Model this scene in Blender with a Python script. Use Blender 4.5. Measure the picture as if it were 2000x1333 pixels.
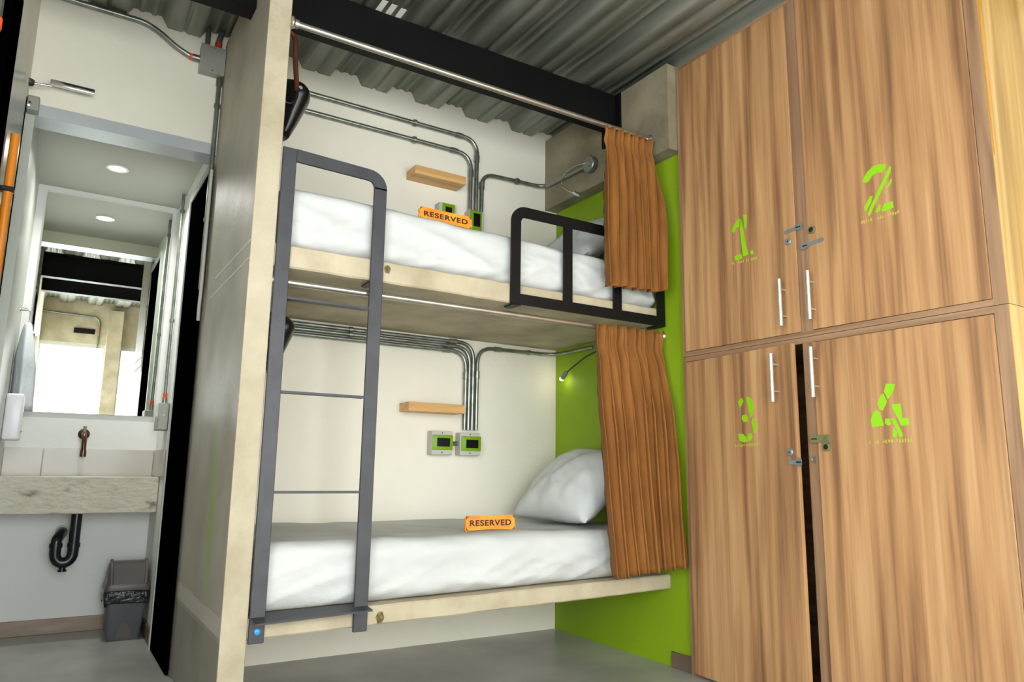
import bpy, bmesh, math, random
from mathutils import Vector, Matrix, noise
random.seed(7)
for o in list(bpy.data.objects): bpy.data.objects.remove(o)
S = bpy.context.scene
COL = S.collection
PI = math.pi

# ------------------------------------------------------------------ camera
CP = Vector((-2.6545, -3.7335, 0.9161)); YAW, PIT, ROL, F = -0.5576, 0.1742, 0.0143, 1437.62
_f0 = Vector((-math.sin(YAW), math.cos(YAW), 0)); _r0 = Vector((math.cos(YAW), math.sin(YAW), 0)); _u0 = Vector((0, 0, 1))
FWD = _f0*math.cos(PIT)+_u0*math.sin(PIT); _u1 = -_f0*math.sin(PIT)+_u0*math.cos(PIT)
RGT = _r0*math.cos(ROL)+_u1*math.sin(ROL); UPV = -_r0*math.sin(ROL)+_u1*math.cos(ROL)
cam = bpy.data.cameras.new('camera'); cam.sensor_width = 36; cam.lens = F/2000*36; cam.clip_start = .02
co = bpy.data.objects.new('camera', cam); COL.objects.link(co)
co.matrix_world = Matrix(((RGT.x, UPV.x, -FWD.x, CP.x), (RGT.y, UPV.y, -FWD.y, CP.y), (RGT.z, UPV.z, -FWD.z, CP.z), (0, 0, 0, 1)))
S.camera = co
def on(px, py, ax, v):
    "pixel of the 2000x1333 photo -> point on the wall, shelf or slab plane (axis = v) that it lies on"
    r = FWD+RGT*((px-1000)/F)-UPV*((py-666.5)/F)
    return CP+r*((v-CP[ax])/r[ax])

# ------------------------------------------------------------------ world, daylight through the windows, fill from an added one, exposure
w = bpy.data.worlds.new('sky'); S.world = w; w.use_nodes = True
w.node_tree.nodes['Background'].inputs[0].default_value = (.93, .97, 1, 1)
w.node_tree.nodes['Background'].inputs[1].default_value = 6.0
YW = -5.5
def area(name, loc, sx, sz, power, col, rot=(PI/2, 0, 0)):
    l = bpy.data.lights.new(name, 'AREA'); l.shape = 'RECTANGLE'; l.size = sx; l.size_y = sz; l.energy = power; l.color = col
    o = bpy.data.objects.new(name, l); COL.objects.link(o); o.location = loc; o.rotation_euler = rot
    return o
area('window_daylight_and_fill', (-2.47, YW-.16, 1.35), .8, 2.2, 135, (.93, .97, 1))
area('window_daylight_and_fill', (-.62, YW-.16, 1.35), 2.5, 2.2, 70, (1, .97, .9))
area('window_daylight_and_fill', (-3.07, -3.55, 1.45), 3.2, 2.1, 88, (1, .98, .95), (PI/2, 0, -PI/2))  # fill light outside the added left window
S.view_settings.view_transform = 'Standard'; S.view_settings.look = 'None'; S.view_settings.gamma = 1
S.view_settings.use_curve_mapping = False
S.view_settings.exposure = -0.38

# ------------------------------------------------------------------ materials
def hexc(h):
    h = h.lstrip('#'); c = [int(h[i:i+2], 16)/255 for i in (0, 2, 4)]
    return tuple((x/12.92 if x <= .04045 else ((x+.055)/1.055)**2.4) for x in c)+(1,)
MATS = {}
def M(name, c1, c2=None, scale=4, rough=.6, metal=0, bump=0, bscale=60, stretch=(1, 1, 1), detail=5, lo=.35, hi=.65, spec=.5, c3=None, rvar=0, emit=0):
    m = bpy.data.materials.new(name); m.use_nodes = True; nt = m.node_tree; N = nt.nodes; L = nt.links
    b = N['Principled BSDF']; b.inputs['Roughness'].default_value = rough; b.inputs['Metallic'].default_value = metal
    b.inputs['Specular IOR Level'].default_value = spec
    b.inputs['Base Color'].default_value = hexc(c1)
    if emit:
        b.inputs['Emission Color'].default_value = hexc(c1); b.inputs['Emission Strength'].default_value = emit
    tc = N.new('ShaderNodeTexCoord'); oi = N.new('ShaderNodeObjectInfo'); ad = N.new('ShaderNodeVectorMath'); ad.operation = 'ADD'
    sc = N.new('ShaderNodeVectorMath'); sc.operation = 'SCALE'; sc.inputs[0].default_value = (13, 7, 29); L.new(oi.outputs['Random'], sc.inputs['Scale'])
    L.new(tc.outputs['Object'], ad.inputs[0]); L.new(sc.outputs[0], ad.inputs[1])
    mp = N.new('ShaderNodeMapping'); mp.inputs['Scale'].default_value = stretch; L.new(ad.outputs[0], mp.inputs['Vector'])
    if c2:
        n = N.new('ShaderNodeTexNoise'); n.inputs['Scale'].default_value = scale; n.inputs['Detail'].default_value = detail
        L.new(mp.outputs[0], n.inputs['Vector'])
        r = N.new('ShaderNodeValToRGB'); e = r.color_ramp.elements; e[0].position = lo; e[0].color = hexc(c1); e[1].position = hi; e[1].color = hexc(c2)
        if c3: x = e.new((lo+hi)/2); x.color = hexc(c3)
        L.new(n.outputs['Fac'], r.inputs['Fac']); L.new(r.outputs['Color'], b.inputs['Base Color'])
        if rvar:
            mr = N.new('ShaderNodeMapRange'); mr.inputs['To Min'].default_value = rough-rvar; mr.inputs['To Max'].default_value = rough+rvar
            L.new(n.outputs['Fac'], mr.inputs['Value']); L.new(mr.outputs[0], b.inputs['Roughness'])
    if bump:
        n2 = N.new('ShaderNodeTexNoise'); n2.inputs['Scale'].default_value = bscale; n2.inputs['Detail'].default_value = 4
        L.new(mp.outputs[0], n2.inputs['Vector'])
        bp = N.new('ShaderNodeBump'); bp.inputs['Strength'].default_value = bump; bp.inputs['Distance'].default_value = .01
        L.new(n2.outputs['Fac'], bp.inputs['Height']); L.new(bp.outputs[0], b.inputs['Normal'])
    MATS[name] = m; return m
def wood(name, cols, band=5.0, rough=.45, ax=1):
    "laminate with grain along z: broad colour bands across the board, fine streaks, cathedral figure"
    m = bpy.data.materials.new(name); m.use_nodes = True; nt = m.node_tree; N = nt.nodes; L = nt.links
    b = N['Principled BSDF']; b.inputs['Roughness'].default_value = rough; b.inputs['Specular IOR Level'].default_value = .35
    tc = N.new('ShaderNodeTexCoord'); oi = N.new('ShaderNodeObjectInfo'); ad = N.new('ShaderNodeVectorMath'); ad.operation = 'ADD'
    sc = N.new('ShaderNodeVectorMath'); sc.operation = 'SCALE'; sc.inputs[0].default_value = (3, 17, 11); L.new(oi.outputs['Random'], sc.inputs['Scale'])
    L.new(tc.outputs['Object'], ad.inputs[0]); L.new(sc.outputs[0], ad.inputs[1])
    def mapped(s):
        mp = N.new('ShaderNodeMapping'); mp.inputs['Scale'].default_value = s; L.new(ad.outputs[0], mp.inputs['Vector']); return mp.outputs[0]
    def nz(v, sc_, det, dist=0):
        n = N.new('ShaderNodeTexNoise'); n.inputs['Scale'].default_value = sc_; n.inputs['Detail'].default_value = det; n.inputs['Distortion'].default_value = dist
        L.new(v, n.inputs['Vector']); return n.outputs['Fac']
    def st(long_, cross):
        s = [cross]*3; s[{'z': 2, 'y': 1, 'x': 0}[ax if isinstance(ax, str) else 'z']] = long_; return tuple(s)
    a = nz(mapped(st(.055, 1)), band*2.2, 4, .25)
    f = nz(mapped(st(.012, 1)), 120, 4)
    c = N.new('ShaderNodeTexWave'); c.wave_type = 'RINGS'; c.rings_direction = 'SPHERICAL'; c.inputs['Scale'].default_value = 3.2; c.inputs['Distortion'].default_value = 7; c.inputs['Detail'].default_value = 3; c.inputs['Detail Scale'].default_value = 1.4
    L.new(mapped(st(.16, 1.6)), c.inputs['Vector'])
    def math_(op, x, y):
        n = N.new('ShaderNodeMath'); n.operation = op
        for i, q in enumerate((x, y)):
            if isinstance(q, (int, float)): n.inputs[i].default_value = q
            else: L.new(q, n.inputs[i])
        return n.outputs[0]
    s = math_('ADD', math_('MULTIPLY', a, 1.0), math_('MULTIPLY', math_('SUBTRACT', f, .5), .3))
    s = math_('ADD', s, math_('MULTIPLY', math_('SUBTRACT', c.outputs['Fac'], .5), .13))
    r = N.new('ShaderNodeValToRGB'); e = r.color_ramp.elements
    e[0].position = .3; e[0].color = hexc(cols[0]); e[1].position = .72; e[1].color = hexc(cols[-1])
    for i, q in enumerate(cols[1:-1]): x = e.new(.3+.42*(i+1)/(len(cols)-1)); x.color = hexc(q)
    L.new(s, r.inputs['Fac'])
    k = nz(mapped(st(.04, 1)), band*3.6, 5, .6); mr = N.new('ShaderNodeMapRange'); mr.inputs['From Min'].default_value = .54; mr.inputs['From Max'].default_value = .72; mr.inputs['To Max'].default_value = .55; L.new(k, mr.inputs['Value'])
    dk = N.new('ShaderNodeMixRGB'); dk.inputs[2].default_value = tuple(q*.62 for q in hexc(cols[0])[:3])+(1,); L.new(mr.outputs[0], dk.inputs[0]); L.new(r.outputs[0], dk.inputs[1]); L.new(dk.outputs[0], b.inputs['Base Color'])
    bp = N.new('ShaderNodeBump'); bp.inputs['Strength'].default_value = .12; bp.inputs['Distance'].default_value = .004; L.new(f, bp.inputs['Height']); L.new(bp.outputs[0], b.inputs['Normal'])
    MATS[name] = m; return m

M('white_wall', '#e6e2d3', '#dcd8c8', scale=1.6, rough=.75, bump=.12, bscale=35)
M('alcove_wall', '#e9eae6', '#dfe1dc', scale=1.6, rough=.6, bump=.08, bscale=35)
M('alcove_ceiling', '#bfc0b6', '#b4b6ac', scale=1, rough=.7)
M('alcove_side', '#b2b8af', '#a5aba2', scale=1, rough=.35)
M('green_paint', '#82a200', '#789700', scale=2, rough=.6, bump=.1, bscale=60)
M('concrete', '#bdb398', '#968c72', c3='#aca187', scale=4.5, rough=.72, bump=.3, bscale=45, detail=8, lo=.3, hi=.72)
M('concrete_pale', '#b7ae97', '#998e74', c3='#aca28a', scale=5, rough=.75, bump=.35, bscale=60, detail=8, lo=.25, hi=.75)
M('concrete_grey', '#b5af9f', '#968f80', c3='#a8a292', scale=2.6, rough=.46, bump=.12, bscale=40, detail=8, lo=.28, hi=.74, rvar=.12)
M('concrete_beam', '#8f8870', '#6f6852', c3='#837b64', scale=4, rough=.75, bump=.3, bscale=50, detail=8)
M('concrete_sink', '#cbc5b4', '#7d776a', c3='#c0baa8', scale=17, rough=.6, bump=.6, bscale=40, detail=6, lo=.5, hi=.74, stretch=(.7, 1, 1.3))
M('floor_concrete', '#aaaba4', '#8e8f88', c3='#9d9e97', scale=2.2, rough=.32, bump=.06, bscale=30, detail=8, rvar=.1)
M('deck_metal', '#b4b8ad', '#787d73', c3='#9ba095', scale=3, rough=.45, metal=.25, stretch=(6, .45, 6), detail=8, lo=.25, hi=.75, rvar=.1)
M('black_steel', '#0b0b0c', '#070708', scale=5, rough=.55, spec=.2)
M('ladder_steel', '#3d3e42', '#353639', scale=12, rough=.48, metal=.15, bump=.05, bscale=120)
M('rail_steel', '#070708', rough=.45, spec=.25)
M('galvanised', '#9a9f98', '#7d837c', scale=18, rough=.36, metal=.85, detail=3)
M('chrome', '#d9dadb', rough=.16, metal=1)
M('rod_metal', '#c9c5ba', '#b3afa4', scale=9, rough=.28, metal=.9)
M('box_metal', '#a3a399', '#94958b', scale=6, rough=.5, metal=.35)
M('grey_plastic', '#b6b5aa', rough=.5)
M('green_plastic', '#6f9a00', rough=.4)
M('black_plastic', '#0c0c0f', rough=.3, spec=.35)
M('orange_tape', '#e2521f', rough=.5)
M('red_tape', '#b03a22', rough=.5)
M('sheet', '#c2c5c3', '#babdbb', scale=3, rough=.8, bump=.25, bscale=22, stretch=(1, 1, 1.6), detail=3)
M('pillow_cloth', '#c9cecd', '#bec3c2', scale=3, rough=.8, bump=.25, bscale=16)
M('curtain_cloth', '#8e5a20', '#7b4c18', scale=14, rough=.85, bump=.25, bscale=500, stretch=(1, 1, .3))
M('sign_orange', '#e7992c', '#c97616', c3='#de8a20', scale=9, rough=.45, stretch=(1, 1, 3))
M('sign_edge', '#5d4627', rough=.6)
M('sign_text', '#3a1a06', rough=.6)
wood('shelf_wood', ['#b98d55', '#c99d63', '#d6ad75'], band=9, ax='x')
wood('locker_wood', ['#7d5a3e', '#946d49', '#a67d54', '#b0885d', '#bb9468'], band=5)
wood('locker_edge', ['#7c5f47', '#8c6d52', '#96775a', '#9e8064'], band=9)
wood('locker_shelf', ['#7c5f47', '#8c6d52', '#96775a', '#9e8064'], band=9, ax='y')
wood('locker_side', ['#967238', '#a9874a', '#b9975a', '#c5a468'], band=4)
M('glue', '#b57a12', rough=.35)
M('lime_paint', '#83be00', rough=.55)
M('lime_faint', '#a8a83a', rough=.6)
M('handle_metal', '#c9c5b8', '#b9b5a8', scale=20, rough=.34, metal=.6)
M('zinc', '#8d9798', '#7b8586', scale=20, rough=.36, metal=.45)
M('brass', '#8b8a62', '#6f7c55', scale=14, rough=.38, metal=.45)
M('dark_hole', '#0a0806', rough=.8)
M('brown_leather', '#5a2c1c', '#4a2216', scale=20, rough=.5)
M('bronze', '#6b5240', '#4f3b2c', scale=14, rough=.3, metal=.85)
M('trap_plastic', '#14151a', rough=.3)
M('bin_plastic', '#5b5e63', '#525559', scale=5, rough=.42)
M('bin_lid', '#5c5753', '#524e4a', scale=5, rough=.42)
M('bag_plastic', '#08080a', '#2b2b2a', scale=14, rough=.22, bump=.8, bscale=26, stretch=(1, 1, 2.5))
M('tile', '#bcb7ab', '#b0ab9e', scale=4, rough=.3)
M('tile_base', '#a08c78', '#8d7a68', scale=6, rough=.4, stretch=(1, 1, 4))
M('tile_dark', '#6a5a4c', '#594b3f', scale=6, rough=.45)
M('door_black', '#020203', rough=.6, spec=0.0)
M('door_glass', '#6f6c60', '#5d5b52', scale=1.2, rough=.22)
M('handle_orange', '#e08a1c', '#c97612', scale=7, rough=.35, stretch=(1, 1, .2))
M('frame_grey', '#b9bbb4', rough=.4)
M('header_metal', '#b9bfc2', '#a9afb2', scale=2, rough=.35, metal=.2)
M('towel', '#d3dade', '#c4ccd1', scale=5, rough=.9, bump=.3, bscale=60)
M('dispenser', '#f0f0f4', rough=.3)
M('light_white', '#f4f2ea', rough=.4)
M('lamp_white', '#fbf8ec', rough=.4, emit=1.2)
M('led', '#fff4d0', rough=.4, emit=60)
M('bolt_blue', '#2f8fd0', rough=.35)
M('foam', '#cdb794', '#b08f5f', scale=22, rough=.9, bump=.6, bscale=60)
M('stain_green', '#8a9c5a', rough=.5)
M('paint_white', '#d8d8cc', rough=.7)
m = M('mirror_glass', '#eef2ec', rough=.0, metal=1)
m = bpy.data.materials.new('window_glass'); m.use_nodes = True; nt = m.node_tree; nt.nodes.clear()
_o = nt.nodes.new('ShaderNodeOutputMaterial'); _t = nt.nodes.new('ShaderNodeBsdfTransparent'); _g = nt.nodes.new('ShaderNodeBsdfGlossy'); _x = nt.nodes.new('ShaderNodeMixShader')
_g.inputs['Roughness'].default_value = .02; _x.inputs[0].default_value = .06
nt.links.new(_t.outputs[0], _x.inputs[1]); nt.links.new(_g.outputs[0], _x.inputs[2]); nt.links.new(_x.outputs[0], _o.inputs[0]); MATS['window_glass'] = m

def partition_material():
    "grey concrete with the cast-in slab marks and a green spray streak (stains of the slab itself)"
    m = MATS['concrete_grey'].copy(); m.name = 'partition_concrete'; nt = m.node_tree; N = nt.nodes; L = nt.links
    b = N['Principled BSDF']; base = b.inputs['Base Color'].links[0].from_socket
    tc = N.new('ShaderNodeTexCoord'); sx = N.new('ShaderNodeSeparateXYZ'); L.new(tc.outputs['Object'], sx.inputs[0])
    def mth(op, a, c, cl=False):
        n = N.new('ShaderNodeMath'); n.operation = op; n.use_clamp = cl
        for i, q in enumerate((a, c)):
            if isinstance(q, (int, float)): n.inputs[i].default_value = q
            else: L.new(q, n.inputs[i])
        return n.outputs[0]
    nz = N.new('ShaderNodeTexNoise'); nz.inputs['Scale'].default_value = 3.0; nz.inputs['Detail'].default_value = 5; L.new(tc.outputs['Object'], nz.inputs['Vector'])
    # green streak: narrow in y, long in z
    dy = mth('SUBTRACT', sx.outputs['Y'], mth('ADD', mth('MULTIPLY', sx.outputs['Z'], .13), -.735)); g = mth('POWER', mth('SUBTRACT', 1, mth('MULTIPLY', mth('ABSOLUTE', dy, 0), 9.0), True), 1.5)
    g = mth('MULTIPLY', g, mth('MULTIPLY', mth('SUBTRACT', 1.25, sx.outputs['Z'], True), 1.6, True)); g = mth('MULTIPLY', g, mth('MULTIPLY', mth('SUBTRACT', sx.outputs['Z'], .35), 2.5, True))
    g = mth('MULTIPLY', g, mth('ADD', nz.outputs['Fac'], .1, True))
    mx = N.new('ShaderNodeMixRGB'); L.new(mth('MULTIPLY', g, 1.9, True), mx.inputs[0]); L.new(base, mx.inputs[1]); mx.inputs[2].default_value = hexc('#8fb04e')
    # lighter leached strips where the two bunk slabs are cast in
    zz = sx.outputs['Z']
    def band(z0, z1):
        a = mth('GREATER_THAN', mth('ADD', zz, mth('MULTIPLY', nz.outputs['Fac'], .02)), z0); c = mth('LESS_THAN', mth('ADD', zz, mth('MULTIPLY', nz.outputs['Fac'], .05)), z1)
        return mth('MULTIPLY', a, c)
    bb = mth('MULTIPLY', mth('ADD', band(.33, .43), 0), .75)
    mx2 = N.new('ShaderNodeMixRGB'); L.new(bb, mx2.inputs[0]); L.new(mx.outputs[0], mx2.inputs[1]); mx2.inputs[2].default_value = hexc('#c4bfb0')
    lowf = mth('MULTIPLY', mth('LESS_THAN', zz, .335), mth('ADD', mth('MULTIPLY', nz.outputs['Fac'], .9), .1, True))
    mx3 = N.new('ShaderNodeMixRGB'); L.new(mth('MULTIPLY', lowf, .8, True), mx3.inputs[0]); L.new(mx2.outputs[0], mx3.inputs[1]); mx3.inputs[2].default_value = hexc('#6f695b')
    L.new(mx3.outputs[0], b.inputs['Base Color']); MATS['partition_concrete'] = m
partition_material()

# ------------------------------------------------------------------ mesh helpers
class MB:
    def __init__(s): s.bm = bmesh.new()
    def add(s, vs, fs):
        v = [s.bm.verts.new(p) for p in vs]
        for f in fs:
            try: s.bm.faces.new([v[i] for i in f])
            except ValueError: pass
        return s
    def box(s, x0, x1, y0, y1, z0, z1, bev=0, seg=1):
        t = bmesh.new(); bmesh.ops.create_cube(t, size=1)
        for v in t.verts: v.co = Vector(((x0+x1)/2+v.co.x*(x1-x0), (y0+y1)/2+v.co.y*(y1-y0), (z0+z1)/2+v.co.z*(z1-z0)))
        if bev: bmesh.ops.bevel(t, geom=t.edges[:], offset=bev, segments=seg, affect='EDGES', profile=.5)
        return s.merge(t)
    def merge(s, t, mat=None):
        if mat: bmesh.ops.transform(t, matrix=mat, verts=t.verts[:])
        mp = {v: s.bm.verts.new(v.co) for v in t.verts}
        for f in t.faces:
            try: s.bm.faces.new([mp[v] for v in f.verts])
            except ValueError: pass
        t.free(); return s
    def tube(s, pts, r, seg=12, cap=True, flat=None):
        pts = [Vector(p) for p in pts]; n = len(pts); rings = []
        prev = None
        for i, p in enumerate(pts):
            t = (pts[min(i+1, n-1)]-pts[max(i-1, 0)]).normalized()
            if prev is None:
                a = Vector((0, 0, 1)) if abs(t.z) < .9 else Vector((1, 0, 0)); u = t.cross(a).normalized()
            else: u = (prev-t*prev.dot(t)).normalized()
            prev = u; v = t.cross(u); rr = r[i] if isinstance(r, (list, tuple)) else r
            rings.append([s.bm.verts.new(p+u*math.cos(2*PI*k/seg)*rr+v*math.sin(2*PI*k/seg)*rr*(flat or 1)) for k in range(seg)])
        for a, b in zip(rings, rings[1:]):
            for k in range(seg): s.bm.faces.new((a[k], a[(k+1) % seg], b[(k+1) % seg], b[k]))
        if cap: s.bm.faces.new(rings[0][::-1]); s.bm.faces.new(rings[-1])
        return s
    def prism(s, poly, d):
        "poly: 3-D points of a flat outline; d: extrusion vector"
        a = [s.bm.verts.new(Vector(p)) for p in poly]; b = [s.bm.verts.new(Vector(p)+Vector(d)) for p in poly]; n = len(a)
        s.bm.faces.new(a[::-1]); s.bm.faces.new(b)
        for i in range(n): s.bm.faces.new((a[i], a[(i+1) % n], b[(i+1) % n], b[i]))
        return s
    def ring(s, c, axis, ro, ri, h, seg=24):
        c = Vector(c); ax = Vector(axis).normalized(); u = ax.orthogonal().normalized(); v = ax.cross(u)
        q = lambda r, k, t: s.bm.verts.new(c+u*r*math.cos(2*PI*k/seg)+v*r*math.sin(2*PI*k/seg)+ax*t)
        R = [[q(ro, k, 0), q(ro, k, h), q(ri, k, h), q(ri, k, 0)] for k in range(seg)]
        for k in range(seg):
            a, b = R[k], R[(k+1) % seg]
            for i in range(4): s.bm.faces.new((a[i], b[i], b[(i+1) % 4], a[(i+1) % 4]))
        return s
    def lathe(s, c, axis, prof, seg=24):
        c = Vector(c); ax = Vector(axis).normalized(); u = ax.orthogonal().normalized(); v = ax.cross(u); R = []
        for r, t in prof: R.append([s.bm.verts.new(c+u*max(r, 1e-4)*math.cos(2*PI*k/seg)+v*max(r, 1e-4)*math.sin(2*PI*k/seg)+ax*t) for k in range(seg)])
        for a, b in zip(R, R[1:]):
            for k in range(seg): s.bm.faces.new((a[k], a[(k+1) % seg], b[(k+1) % seg], b[k]))
        s.bm.faces.new(R[0][::-1]); s.bm.faces.new(R[-1]); return s
    def grid(s, fn, nu, nv, closed=False):
        V = [[s.bm.verts.new(fn(i/nu, j/nv)) for j in range(nv+1)] for i in range(nu+1)]
        for i in range(nu):
            for j in range(nv): s.bm.faces.new((V[i][j], V[i+1][j], V[i+1][j+1], V[i][j+1]))
        return s
def fillet(pts, rad, n=6):
    pts = [Vector(p) for p in pts]; out = [pts[0]]
    for a, b, c in zip(pts, pts[1:], pts[2:]):
        d1 = (a-b); d2 = (c-b); r = min(rad, d1.length*.49, d2.length*.49); p = b+d1.normalized()*r; q = b+d2.normalized()*r
        for i in range(n+1):
            t = i/n; out.append(p*(1-t)**2+b*2*t*(1-t)+q*t*t)
    out.append(pts[-1]); return out
WO = {}
def obj(name, mb, mat, parent=None, label=None, cat=None, group=None, kind=None, origin=None, solid=0, sharp=40):
    bm = mb.bm; bmesh.ops.recalc_face_normals(bm, faces=bm.faces[:])
    xs = [v.co for v in bm.verts]
    lo = Vector([min(p[i] for p in xs) for i in range(3)]); hi = Vector([max(p[i] for p in xs) for i in range(3)])
    og = Vector(origin) if origin is not None else Vector(((lo.x+hi.x)/2, (lo.y+hi.y)/2, lo.z))
    for v in bm.verts: v.co -= og
    me = bpy.data.meshes.new(name); bm.to_mesh(me); bm.free()
    for p in me.polygons: p.use_smooth = True
    me.set_sharp_from_angle(angle=math.radians(sharp))
    me.materials.append(MATS[mat]); o = bpy.data.objects.new(name, me); COL.objects.link(o)
    if solid:
        md = o.modifiers.new('thickness', 'SOLIDIFY'); md.thickness = solid; md.offset = 0
    WO[o] = og
    o.location = og-(WO[parent] if parent else Vector())
    if parent: o.parent = parent
    tag(o, label, cat, group, kind); return o
def tag(o, label=None, cat=None, group=None, kind=None):
    for k, v in (('label', label), ('category', cat), ('group', group), ('kind', kind)):
        if v: o[k] = v
def thing(name, loc, label, cat, group=None):
    o = bpy.data.objects.new(name, None); o.empty_display_size = .05; COL.objects.link(o); o.location = loc; WO[o] = Vector(loc)
    tag(o, label, cat, group); return o
def struct(name, mb, mat, parent=None, **k): return obj(name, mb, mat, parent, kind=None if parent else 'structure', **k)
def B(*a, **k): return MB().box(*a, **k)

# ------------------------------------------------------------------ dimensions read from the photo
L_, D, T = 2.0, .9754, .0868
XP = -L_-T            # left face of the partition
XL, XLA = -2.885, -2.85   # left wall, alcove left wall
XR = -2.093           # alcove right wall
WY = 1.203            # alcove back wall
H = 3.05; HT = 3.115  # rib bottoms and upper flats of the deck
ZC, ZN = 2.53, 2.445  # alcove ceiling, header underside
YE = -5.5             # window wall
KX, KY0, KY1, KT = -.031, -1.13, -2.598, 3.03

# ------------------------------------------------------------------ room shell
struct('floor', B(-3.1, .75, YE-.15, WY+.12, -.12, 0), 'floor_concrete')
mb = MB(); mb.box(XP+.001, .12, 0, .12, 0, HT); mb.box(XL-.12, XP+.001, 0, .139, ZN+.0045, HT)
struct('wall_back', mb, 'white_wall')
struct('wall_right', B(0, .12, KY0+.004, 0, 0, HT), 'green_paint')
struct('trim_1', B(-.0905, -.0005, KY0+.004, 0, 2.568, HT-.07), 'concrete_beam')      # cast beam along the head of the green wall
mb = MB(); mb.box(.56, .68, YE, KY0, 0, HT); mb.box(.0, .56, KY1-.35, KY1-.27, 0, .001)
struct('wall_locker', B(.56, .68, YE, KY0+.004, 0, HT), 'white_wall')
mb = MB(); mb.box(XL-.12, XL, -1.95, 0, 0, HT); mb.box(XL-.12, XL, YE, -5.2, 0, HT); mb.box(XL-.12, XL, -5.2, -1.95, 0, .4); mb.box(XL-.12, XL, -5.2, -1.95, 2.5, HT)
struct('wall_left', mb, 'white_wall')
mb = MB(); f = .05; ys = (-5.2, -4.13, -3.06, -2.0)
for a, b, c, e in [(-5.2, -1.95, .4, .45), (-5.2, -1.95, 2.45, 2.5)]+[(y, y+.05, .45, 2.45) for y in ys]: mb.box(XL-.09, XL-.04, a, b, c, e)
w_ = struct('window_added', mb, 'frame_grey')  # unseen window added to throw more light on the partition and lockers
for a, b in zip(ys, ys[1:]): struct('pane', B(XL-.068, XL-.062, a+.05, b, .45, 2.45), 'window_glass', w_)
struct('wall_partition', B(XP, -L_, -D, 0, 0, HT-.07, bev=.004), 'partition_concrete', origin=(0, 0, 0))
struct('trim_2', B(XP-.001, -L_+.001, -D-.0015, -D+.004, 0, HT-.07, bev=.002), 'concrete_pale')    # raw front edge of the partition
struct('trim_3', MB().box(XLA, XP-.002, -.003, .14, ZN, ZN+.004).box(XLA, XP-.002, -.003, -.0005, ZN+.004, ZN+.058), 'header_metal')        # metal header over the alcove
# alcove
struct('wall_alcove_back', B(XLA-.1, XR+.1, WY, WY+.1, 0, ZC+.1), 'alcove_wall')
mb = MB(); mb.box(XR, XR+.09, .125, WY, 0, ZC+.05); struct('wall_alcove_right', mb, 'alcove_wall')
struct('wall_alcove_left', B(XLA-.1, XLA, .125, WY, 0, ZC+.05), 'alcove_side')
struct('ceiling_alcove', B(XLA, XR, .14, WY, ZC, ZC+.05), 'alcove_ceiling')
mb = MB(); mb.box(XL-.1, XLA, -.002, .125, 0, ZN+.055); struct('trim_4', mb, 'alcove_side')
# ceiling deck: ribs run along y, period .335 m
def deck():
    mb = MB(); prof = []; per = .335; x = -1.615-per*6
    while x < .8:
        prof += [(x-.075, H), (x-.012, H), (x-.006, H+.008), (x+.006, H+.008), (x+.012, H), (x+.075, H), (x+.105, HT-.012), (x+.125, HT-.012), (x+.132, HT-.02), (x+.148, HT-.02), (x+.155, HT-.012), (x+.18, HT-.012), (x+.187, HT-.02), (x+.203, HT-.02), (x+.21, HT-.012), (x+.23, HT-.012)]
        x += per
    prof = [(max(-3.0, min(.6, a)), b) for a, b in prof]
    q = []
    for p in prof:
        if not q or (p[0] > q[-1][0]+1e-4): q.append(p)
    va = [(a, 0, b) for a, b in q]+[(a, YE, b) for a, b in q]; n = len(q)
    mb.add(va, [(i, i+1, n+i+1, n+i) for i in range(n-1)])
    return mb
struct('ceiling', deck(), 'deck_metal', sharp=20, solid=.002, origin=(0, 0, 0))
struct('light_blocker_slab', B(-3.05, .75, YE-.15, WY+.1, HT+.01, HT+.12), 'concrete_beam')  # unseen slab added over the deck to stop sky light leaking in
# window wall behind the camera
mb = MB(); mb.box(-3.0, .68, YE-.12, YE, 2.5, HT); struct('wall_front', mb, 'concrete')
struct('wall_front_sill', B(-3.0, .68, YE-.12, YE, 0, .28), 'white_wall')
struct('trim_5', B(-2.1, -1.92, YE-.12, YE+.14, 0, 2.98), 'concrete')
def window(name, x0, x1, n):
    mb = MB(); f = .05
    mb.box(x0, x1, YE-.07, YE-.02, .28, .28+f); mb.box(x0, x1, YE-.07, YE-.02, 2.5-f, 2.5)
    for i in range(n+1):
        c = x0+(x1-x0)*i/n; a = max(x0, c-f/2); b = min(x1, c+f/2); mb.box(a, b, YE-.07, YE-.02, .28+f, 2.5-f)
    w_ = struct(name, mb, 'frame_grey')
    for i in range(n): struct('pane', B(x0+(x1-x0)*i/n+.025, x0+(x1-x0)*(i+1)/n-.025, YE-.048, YE-.042, .33, 2.45), 'window_glass', w_)
window('window_1', -2.885, -2.1, 1); window('window_2', -1.92, .56, 3)
for yb, xe, lb in ((-3.5, .555, 'black steel beam under the ceiling nearest the window wall'), (-2.72, .555, 'black steel beam under the ceiling past the yellow end of the lockers')):
    mb = MB(); mb.box(XL, xe, yb-.05, yb+.05, 2.79, 2.80); mb.box(XL, xe, yb-.006, yb+.006, 2.80, 3.03); mb.box(XL, xe, yb-.05, yb+.05, 3.03, 3.045)
    obj('steel_beam', mb, 'black_steel', label=lb, cat='beam')
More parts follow.
